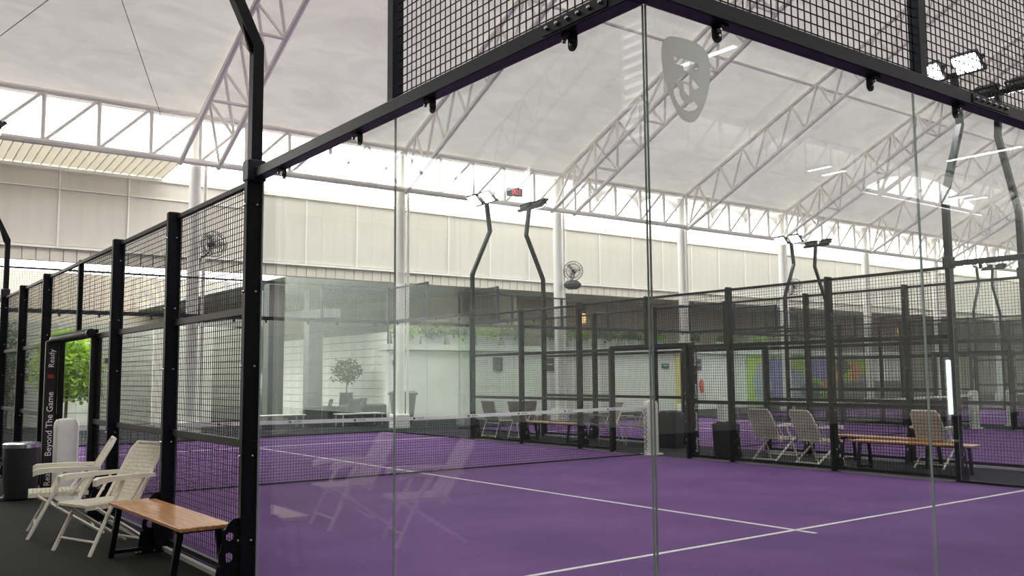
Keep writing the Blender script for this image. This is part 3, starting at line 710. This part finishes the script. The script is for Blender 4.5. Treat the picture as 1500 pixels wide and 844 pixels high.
# sling chairs
def make_sling():
    t = thing('sling_chair', '', 'chair')
    part('sling', cached('slg', lambda: (lambda b: b.loft([[(x, -.23, z), (x, .23, z), (x-.004, .23, z-.012), (x-.004, -.23, z-.012)] for x, z in ((.25, .43), (.0, .40), (-.18, .41), (-.26, .52), (-.33, .70), (-.38, .90))]).mesh('sling', M['sling']))(MB())), t)
    part('head_rail', cached('slh', lambda: MB().bbox(-.395, -.365, -.24, .24, .875, .905, .004).mesh('head_rail', M['sling'])), t)
    for s_ in (-1, 1):
        part('side_frame', cached(('slf', s_), lambda: MB().tube([(.28, s_*.26, 0.0), (.26, s_*.25, .43), (-.17, s_*.245, .40), (-.38, s_*.24, .90)], .012, 6).mesh('side_frame', M['chrome'], True)), t)
        part('leg', cached(('sll', s_), lambda: MB().tube([(-.36, s_*.26, 0), (-.2, s_*.25, .42), (-.08, s_*.27, .62), (.24, s_*.27, .62)], .012, 6).mesh('leg', M['chrome'], True)), t)
    part('stretcher', cached('slt', lambda: MB().tube([(-.34, -.26, .05), (-.34, .26, .05)], .010, 6).mesh('stretcher', M['chrome'], True)), t)
    part('stretcher', cached('slt2', lambda: MB().tube([(-.2, -.25, .36), (-.2, .25, .36)], .010, 6).mesh('stretcher', M['chrome'], True)), t)
    return t
sl = make_sling()
sls = [(11.05, 16.25, .1, 'taupe sling chair behind the net tape, just right of the tall lamp pole'),
       (11.2, 15.35, .12, 'taupe sling chair with metal legs, second from the lamp pole'),
       (11.55, 12.9, 2.9, 'metal framed sling chair on the aisle left of the gate pad'),
       (11.75, 12.15, 2.7, 'metal framed chair just left of the right net post'),
       (11.5, 15.9, 1.4, 'taupe sling chair at the head of the aisle bench')]
sob = [sl]+[copy_tree(sl) for _ in sls[1:]]
for o, (x, y, r, l) in zip(sob, sls): o.location = (x, y, 0); o.rotation_euler = (0, 0, r); o['label'] = l; o['group'] = 'sling chairs in the aisle'
# ------------------------------------------------------------------ bins
t = thing('pedal_bin', 'round black pedal bin with a shiny steel rim at the left edge', 'bin', (-.50, 10.75, 0))
part('body', MB().lathe([(.19, .02), (.20, .05), (.215, .66)], 24).mesh('body', M['bin'], True), t)
part('rim', MB().lathe([(.222, .655), (.224, .70), (.20, .715), (.05, .72)], 24).mesh('rim', M['steel'], True), t)
part('pedal', MB().bbox(-.30, -.19, -.07, .05, .015, .045, .004).mesh('pedal', M['steel']), t)
def bag_bin(lab, loc, h, r, ms='bin'):
    t = thing('waste_bin', lab, 'bin', loc, .2, 'black waste bins')
    part('body', MB().loft([[(x*s_, y*s_, z) for x, y in [(-1, -.8), (-.8, -1), (.8, -1), (1, -.8), (1, .8), (.8, 1), (-.8, 1), (-1, .8)]] for s_, z in ((r*.8, 0), (r*.84, .03), (r, h))]).mesh('body', M[ms]), t)
    b = MB(); rings = []
    for z, k in ((h-.12, 1.04), (h-.02, 1.07), (h+.03, 1.03), (h+.01, .9), (h-.1, .8)):
        rings.append([((r*k*(1+.05*math.sin(j*2.7+z*40)))*math.cos(2*PI*j/20), (r*k*(1+.05*math.sin(j*3.1+z*30)))*math.sin(2*PI*j/20), z+.015*math.sin(j*2.1)) for j in range(20)])
    b.loft(rings, caps=False); part('bin_bag', b.mesh('bin_bag', M['bag'], True), t)
bag_bin('square black bin lined with a bag, just right of the gate pad', (10.62, 8.62, 0), .62, .20)
bag_bin('dark tapered bin between the net post and the gate pad', (11.75, 11.05, 0), .72, .24)
def wheelie(lab, loc, rz):
    t = thing('wheelie_bin', lab, 'bin', loc, rz, 'green wheelie bins')
    part('body', cached('whb', lambda: MB().loft([[(-.22, -.25, .08), (.22, -.25, .08), (.22, .25, .08), (-.22, .25, .08)], [(-.28, -.34, .95), (.28, -.34, .95), (.28, .34, .95), (-.28, .34, .95)]]).mesh('body', M['gbin'])), t)
    part('lid', cached('whl', lambda: MB().loft([[(-.31, -.38, .95), (.31, -.38, .95), (.31, .40, .95), (-.31, .40, .95)], [(-.31, -.38, 1.0), (.31, -.38, 1.0), (.31, .40, 1.0), (-.31, .40, 1.0)], [(-.24, -.3, 1.08), (.24, -.3, 1.08), (.24, .32, 1.06), (-.24, .32, 1.06)]]).mesh('lid', M['gbin'])), t)
    for s_ in (-1, 1): part('wheel', cached('whw', lambda: MB().lathe([(.1, -.03), (.1, .03)], 14).mesh('wheel', M['bin'], True)), t, (s_*.25, .28, .10), (0, PI/2, 0))
wheelie('dark green wheelie bin beside the white column in the plaza', (12.35, 23.3, 0), .15)
# ------------------------------------------------------------------ fans
def fan(lab, loc, rz, tilt=0):
    t = thing('wall_fan', lab, 'fan', loc, rz, 'round wall fans')   # blows towards local -y
    def cage():
        b = MB()
        for r, y in ((.33, -.0), (.33, -.12), (.24, -.15), (.12, -.16), (.24, .03)):
            b.tube([(r*math.cos(2*PI*k/24), y, r*math.sin(2*PI*k/24)) for k in range(25)], .006, 4)
        for k in range(20):
            a = 2*PI*k/20; b.tube([(.04*math.cos(a), -.16, .04*math.sin(a)), (.24*math.cos(a), -.15, .24*math.sin(a)), (.33*math.cos(a), -.1, .33*math.sin(a)), (.33*math.cos(a), 0, .33*math.sin(a)), (.1*math.cos(a), .05, .1*math.sin(a))], .0035, 4)
        return b.mesh('cage', M['dgrey'])
    part('cage', cached('cage', cage), t)
    def blades():
        b = MB()
        for k in range(3):
            a = 2*PI*k/3; ca, sa = math.cos(a), math.sin(a)
            q = [(.05, -.05, -.03), (.28, -.10, -.02), (.28, -.04, .10), (.05, -.02, .04)]
            R_ = [(x*ca-z*sa, y, x*sa+z*ca) for x, y, z in q]; b.loft([R_, [(x, y+.004, z) for x, y, z in R_]])
        return b.mesh('blade', M['cushion'])
    part('blades', cached('blades', blades), t)
    part('motor', cached('motor', lambda: MB().lathe([(.05, -.05), (.08, 0), (.08, .12), (.05, .15)], 14).mesh('motor', M['bin'], True)), t, (0, .02, 0), RX)
    part('bracket', cached('fbr', lambda: MB().tube([(0, .12, -.02), (-.02, .16, -.20), (-.12, .2, -.30), (-.22, .22, -.32)], .022, 6).mesh('bracket', M['bin'], True)), t)
fan('round grey fan on the white column in mid picture', (17.85, 21.2, 5.1), -.9)
fan('round fan on the left pipe column, seen through the corner mesh', (5.35, 21.05, 5.0), .15)
fan('round fan on the second column right of the glass corner edge, low behind the mesh', (30.15, 21.2, 5.2), -.9)
th = thing('hooded_unit', 'grey hooded unit fixed just below the fan in mid picture', 'fixture', (17.75, 21.15, 4.62), -.8, me=MB().loft([[(x*k, y*k, z) for x, y in [(-.3, -.1), (-.15, -.18), (.15, -.18), (.3, -.1), (.3, .1), (-.3, .1)]] for k, z in ((.5, -.16), (.9, -.08), (1, .02), (.6, .14))]).mesh('hooded_unit', M['dgrey']))
# ------------------------------------------------------------------ LED counter on the eave truss
t = thing('led_display', 'dark LED display box with red digits hanging on the eave truss', 'display', (15.2, 21.0, 7.52), -.2)
part('housing', MB().bbox(-.28, .28, 0, .08, -.14, .14, .01).mesh('housing', M['sign']), t)
part('digits', text_mesh('001', .24, 'led'), t, (.06, -.004, 0), (PI/2, 0, 0))
# ------------------------------------------------------------------ strip lights (rear of the hall; mirrored in the glass)
def strip(lab, x, y0, y1, z, grp):
    t = thing('strip_light', lab, 'strip light', (x, y0, z), 0, grp)
    L = y1-y0
    part('housing', MB().bbox(-.07, .07, 0, L, .0, .06, .01).mesh('housing', M['white']), t); part('tube', MB().box(-.05, .05, .03, L-.03, -.02, -.002).mesh('tube', M['strip']), t)
    for y in (.2, L-.2): bar('hanger', (0, y, .06), (0, y, min(3.0, ztop(y0+y)-z-.3)), .006, 'rope', t)
strip('long strip light mirrored beside the frosted emblem', 9.36, -8.7, -7.1, 7.0, 'rear strip lights')
strip('long strip light mirrored at the right edge of the picture', 20.5, -9.4, -7.5, 7.0, 'rear strip lights')
for i, (x, y) in enumerate([(18.5, -12.2), (19.3, -12.3), (25.6, -12.0), (26.3, -11.9)]):
    strip('short strip light at the rear wall, %s from the left of the four mirrored ones' % ORD[i], x, y, y+.75, 7.0, 'short rear strip lights')
t = thing('light_totem', 'upright white light strip mirrored at the right beside the tall lamp pole', 'light', (17.35, -8.0, 0))
part('stand', MB().bbox(-.12, .12, -.12, .12, 0, .05, .01).bbox(-.05, .05, -.05, .0, .05, 1.8, .005).mesh('stand', M['white']), t)
part('tube', MB().bbox(-.06, .06, .0, .05, .6, 1.8, .01).mesh('tube', M['strip']), t)
# louvre on left gable (mirrored next to the glass corner)
t = thing('louvre_window', 'white louvred vent unit hanging left of the frame, mirrored at the glass corner edge', 'vent', (-12.6, 12.75, 6.95))
part('frame', MB().box(-.04, .06, -.42, -.36, 0, 3.0).box(-.04, .06, .36, .42, 0, 3.0).box(-.04, .06, -.42, .42, -.06, 0).box(-.04, .06, -.42, .42, 3.0, 3.06).mesh('frame', M['white']), t)
for k in range(12): part('slat', cached('slat', lambda: MB().loft([[(-.02, -.36, 0), (.08, -.36, .09), (.08, .36, .09), (-.02, .36, 0)], [(-.02, -.36, .015), (.08, -.36, .105), (.08, .36, .105), (-.02, .36, .015)]]).mesh('slat', M['white'])), t, (0, 0, .05+k*.25))
part('glow_sheet', MB().box(-.035, -.025, -.36, .36, 0, 3.0).mesh('glow_sheet', M['diff']), t)  # glowing sheet added behind the slats to make the louvre bright
for y in (-.3, .3): bar('hanger', (0, y, 3.06), (0, y, 5.2), .01, 'rope', t)
# cables under the left membrane
def cable(lab, p, q, r=.008): thing('stay_cable', lab, 'cable', me=MB().tube([p, q], r, 6).mesh('stay_cable', M['rope'], True), group='stay cables')
# ------------------------------------------------------------------ plants
def leaves(n, c, R, s, seed, flat=1.0, mats=None, drop=0):
    rnd = random.Random(seed); b = MB()
    for i in range(n):
        while True:
            p = Vector((rnd.uniform(-1, 1), rnd.uniform(-1, 1), rnd.uniform(-1, 1)))
            if .25 < p.length < 1: break
        lump = 1+.25*math.sin(p.x*5+seed)*math.sin(p.y*4)*math.cos(p.z*6)
        p = Vector((p.x*R[0], p.y*R[1], p.z*R[2]))*lump+Vector(c)
        a = Vector((rnd.gauss(0, 1), rnd.gauss(0, 1), rnd.gauss(-drop, .6))).normalized(); u = a.cross(Vector((rnd.gauss(0, .5), rnd.gauss(0, .5), 1))).normalized()
        L = s*rnd.uniform(.6, 1.3); w_ = L*.32; k = len(b.v); nn = a.cross(u)*L*.12
        b.v += [tuple(p), tuple(p+a*L*.5+u*w_+nn), tuple(p+a*L), tuple(p+a*L*.5-u*w_+nn)]
        b.f += [(k, k+1, k+2), (k, k+2, k+3)]; b.mi += [0, 0]
    return b
def shrub(lab, cat, loc, n, c, R, s, seed, m='leaf', trunk=None, name='shrub', grp=None, pot=None, potlab=None):
    t = thing(name, lab, cat, loc, 0, grp)
    part('foliage', leaves(n, c, R, s, seed).mesh('foliage', M[m]), t, kind='stuff')
    if trunk: part('stem', MB().tube([(0, 0, trunk[0]), (.03, .02, (trunk[0]+trunk[1])/2), (0, 0, trunk[1])], [trunk[2], trunk[2]*.8, trunk[2]*.5], 8).mesh('stem', M['bark'], True), t)
    if pot: part('pot', MB().lathe(pot, 20).mesh('pot', M['pot'], True), t)
    return t
shrub('bright green leafy tree framed by the left gate opening', 'tree', (3.05, 26.6, 0), 3600, (0, 0, 1.95), (.9, .6, 1.05), .17, 3, 'lime', (0, 2.4, .05), 'leafy_tree')
shrub('small green bush low beside the tree in the gate opening', 'bush', (3.75, 26.9, 0), 500, (0, 0, 1.3), (.35, .3, .4), .14, 4, 'leaf', (0, 1.2, .03), 'bush')
for i, x in enumerate((-1.4, .2, 1.8)):
    shrub('dark green hedge shrub behind the leftmost fence bays, %s from the left' % ORD[i], 'bush', (x, 28.6, 0), 1500, (0, 0, 1.9), (.62, .5, 1.3), .13, 20+i, 'dleaf', (0, 1.6, .04), 'hedge_shrub', 'hedge shrubs at the left')
shrub('small round tree in a tall dark vase in the plaza', 'potted tree', (11.9, 26.4, 0), 700, (0, 0, 1.75), (.55, .5, .42), .12, 9, 'dleaf', (.95, 1.7, .025), 'potted_tree', None, [(.16, 0), (.22, .25), (.25, .6), (.22, .95), (.24, 1.0)])
xs = [13.6, 14.6, 15.8, 17.0, 18.2, 20.2, 21.6, 23.0, 24.4, 25.8, 28.0, 30.5, 33.0, 35.5]
for i, x in enumerate(xs):
    t = thing('planter', 'white trough planter with trailing greenery on the low plaza wall, %s from the left' % (ORD[i] if i < 13 else 'last'), 'planter', (x, 25.25, 2.66), 0, 'planters on the plaza wall')
    part('trough', cached('trou', lambda: MB().loft([[(-.45, -.14, 0), (.45, -.14, 0), (.45, .14, 0), (-.45, .14, 0)], [(-.5, -.18, .36), (.5, -.18, .36), (.5, .18, .36), (-.5, .18, .36)]]).mesh('trough', M['plaster'])), t)
    part('foliage', leaves(330, (0, -.05, .46), (.6, .28, .22), .15, 40+i, drop=.4).mesh('foliage', M['dleaf' if i % 3 else 'leaf']), t, kind='stuff')
# ------------------------------------------------------------------ plaza lounge
def lounge(lab, loc, rz):
    t = thing('lounge_chair', lab, 'lounge chair', loc, rz, 'plaza lounge chairs')
    part('frame', cached('lgf', lambda: MB().bbox(-.38, .36, -.38, -.30, .05, .62, .02).bbox(-.38, .36, .30, .38, .05, .62, .02).bbox(-.38, .36, -.3, .3, .12, .3, .01).mesh('frame', M['wicker'])), t)
    part('back', cached('lgb', lambda: MB().loft([[(-.32, -.36, .2), (-.24, -.36, .2), (-.24, .36, .2), (-.32, .36, .2)], [(-.46, -.34, .82), (-.40, -.34, .84), (-.40, .34, .84), (-.46, .34, .82)]]).mesh('back', M['wicker'])), t)
    part('cushion', cached('lgc', lambda: MB().bbox(-.25, .38, -.29, .29, .3, .44, .04).mesh('cushion', M['cushion'])), t)
for i, (x, y, r) in enumerate([(10.0, 24.6, 2.6), (10.75, 24.3, 2.2), (11.4, 25.0, 2.5), (12.3, 25.1, -.4)]):
    lounge('dark wicker lounge chair with pale cushion in the plaza, %s from the left' % ORD[i], (x, y, 0), r)
for i, (x, y) in enumerate([(8.6, 24.3), (11.0, 23.7)]):
    t = thing('low_table', ['long pale low table left of the lounge chairs', 'pale low table before the lounge chairs'][i], 'table', (x, y, 0), 0, 'low plaza tables')
    part('top', cached('ltt', lambda: MB().bbox(-.75, .75, -.3, .3, .36, .40, .01).mesh('top', M['cushion'])), t)
    for a, b_ in ((-1, -1), (1, -1), (-1, 1), (1, 1)): part('leg', cached('ltl', lambda: MB().box(-.02, .02, -.02, .02, 0, .36).mesh('leg', M['chrome'])), t, (a*.68, b_*.25, 0))
# ------------------------------------------------------------------ signs etc. on the low wall (y = 25.2 face)
def plaque(lab, x, z, w_, h, m='sign', txt=None, y=25.185):
    t = thing('wall_sign', lab, 'sign', (x, y, z), 0, 'plaza wall signs')
    part('plate', MB().bbox(-w_/2, w_/2, -.02, .01, -h/2, h/2, .004).mesh('plate', M[m]), t)
    if txt:
        for s_, sz, dz in txt: part('lettering', text_mesh(s_, sz, 'letter'), t, (0, -.021, dz), (PI/2, 0, 0))
plaque('square dark sign on the white wall left of the aisle benches', 17.5, 1.98, .42, .50, txt=[('- - -', .12, .06), ('- - -', .12, -.06)])
plaque('square dark sign with a small line of text, second along the wall', 20.0, 1.96, .42, .50, txt=[('COURT', .09, 0)])
plaque('small dark green exit sign on the wall right of the glass corner', 26.4, 1.92, .42, .20, 'egreen', txt=[('EXIT', .11, 0)])
plaque('square dark sign above the red extinguisher', 28.5, 1.96, .40, .50, txt=[('COURT', .09, 0)])
plaque('small dark sign behind the left fence bay, left one', 4.35, 2.15, .40, .16, 'sign', txt=[('- - -', .09, 0)], y=30.15)
plaque('small dark sign behind the left fence bay, right one', 5.1, 2.15, .45, .16, 'sign', txt=[('- - -', .09, 0)], y=30.15)
plaque('small dark sign right of the white column in the plaza', 13.25, 2.0, .42, .18, txt=[('- - -', .09, 0)])
thing('yellow_panel', 'narrow yellow upright panel on the white wall left of the gate pad', 'panel', (27.25, 25.17, 0), me=MB().bbox(-.22, .22, -.02, .02, 0, 2.4, .005).mesh('yellow_panel', M['yellow']))
t = thing('fire_extinguisher', 'red fire extinguisher on the white wall right of the gate pad', 'extinguisher', (28.55, 25.05, .75))
part('cylinder', MB().lathe([(.02, -.02), (.085, 0), (.09, .05), (.09, .45), (.05, .53), (.025, .56)], 16).mesh('cylinder', M['red'], True), t)
part('hose', MB().tube([(.0, 0, .56), (-.12, -.02, .55), (-.2, -.03, .35), (-.16, -.03, .1)], .015, 6).mesh('hose', M['bin'], True), t)
# abstract mural
t = thing('mural', 'colourful abstract mural in green, violet and orange on the far white wall', 'mural', (37.0, 25.17, 1.2), 0)
part('field', MB().bbox(-5.2, 5.2, -.012, .01, -1.2, 1.3, .002).mesh('field', M['mgreen']), t)
rnd = random.Random(12)
blobs = [('mviolet', -1.9, .1, .9, 1.1), ('mgrey', -2.9, -.1, .5, .9), ('mgrey', -.9, -.3, .8, .8), ('morange', 1.0, .0, .6, 1.1), ('mdark', -.2, -.5, .7, .45), ('mviolet', .4, .6, .7, .6), ('morange', 2.5, .2, .4, .8), ('mgrey', 3.0, -.4, .5, .7), ('mdark', 1.7, .7, .5, .35), ('mgrey', 1.9, -.6, .5, .4)]
for k, (m_, x, z, a, c) in enumerate(blobs):
    me = MB().prism([(1.3*a*math.cos(2*PI*j/18)*(1+.25*math.sin(3*j+k)), min(1.25-z, max(-1.15-z, c*math.sin(2*PI*j/18)*(1+.2*math.cos(2*j+k*2))))) for j in range(18)], -.013-.0012*(k+1), -.012).mesh('patch', M[m_])
    part('patch', me, t, (x*1.42, 0, z))
thing('counter', 'long grey service counter below the far end of the plaza wall', 'counter', (41.5, 24.4, 0), me=MB().bbox(-4, 4, -.3, .3, 0, 1.05, .02).bbox(-4.1, 4.1, -.36, .36, 1.05, 1.12, .01).mesh('counter', M['grey']))
for i, x in enumerate((25.0, 29.5, 48.0, 51.4)):
    t = thing('wall_lamp', 'warm glowing downlight on the beige wall above the planters, %s from the left' % ORD[i], 'lamp', (x, 28.9, 4.35), 0, 'warm wall lamps')
    part('housing', cached('wlh', lambda: MB().lathe([(.13, .0), (.13, .35)], 12).mesh('housing', M['sign'], True)), t); part('bulb', cached('wlb', lambda: MB().lathe([(.12, -.42), (.14, -.2), (.12, -.002)], 12).mesh('bulb', M['warm'], True)), t)
cable('thin stay cable at the top left corner of the roof', (-0.21, 17.0, 8.11), (0.39, 14.5, 8.3))
cable('thin stay cable dropping towards the left eave truss', (1.97, 17.0, 9.37), (4.06, 21.0, 7.85))
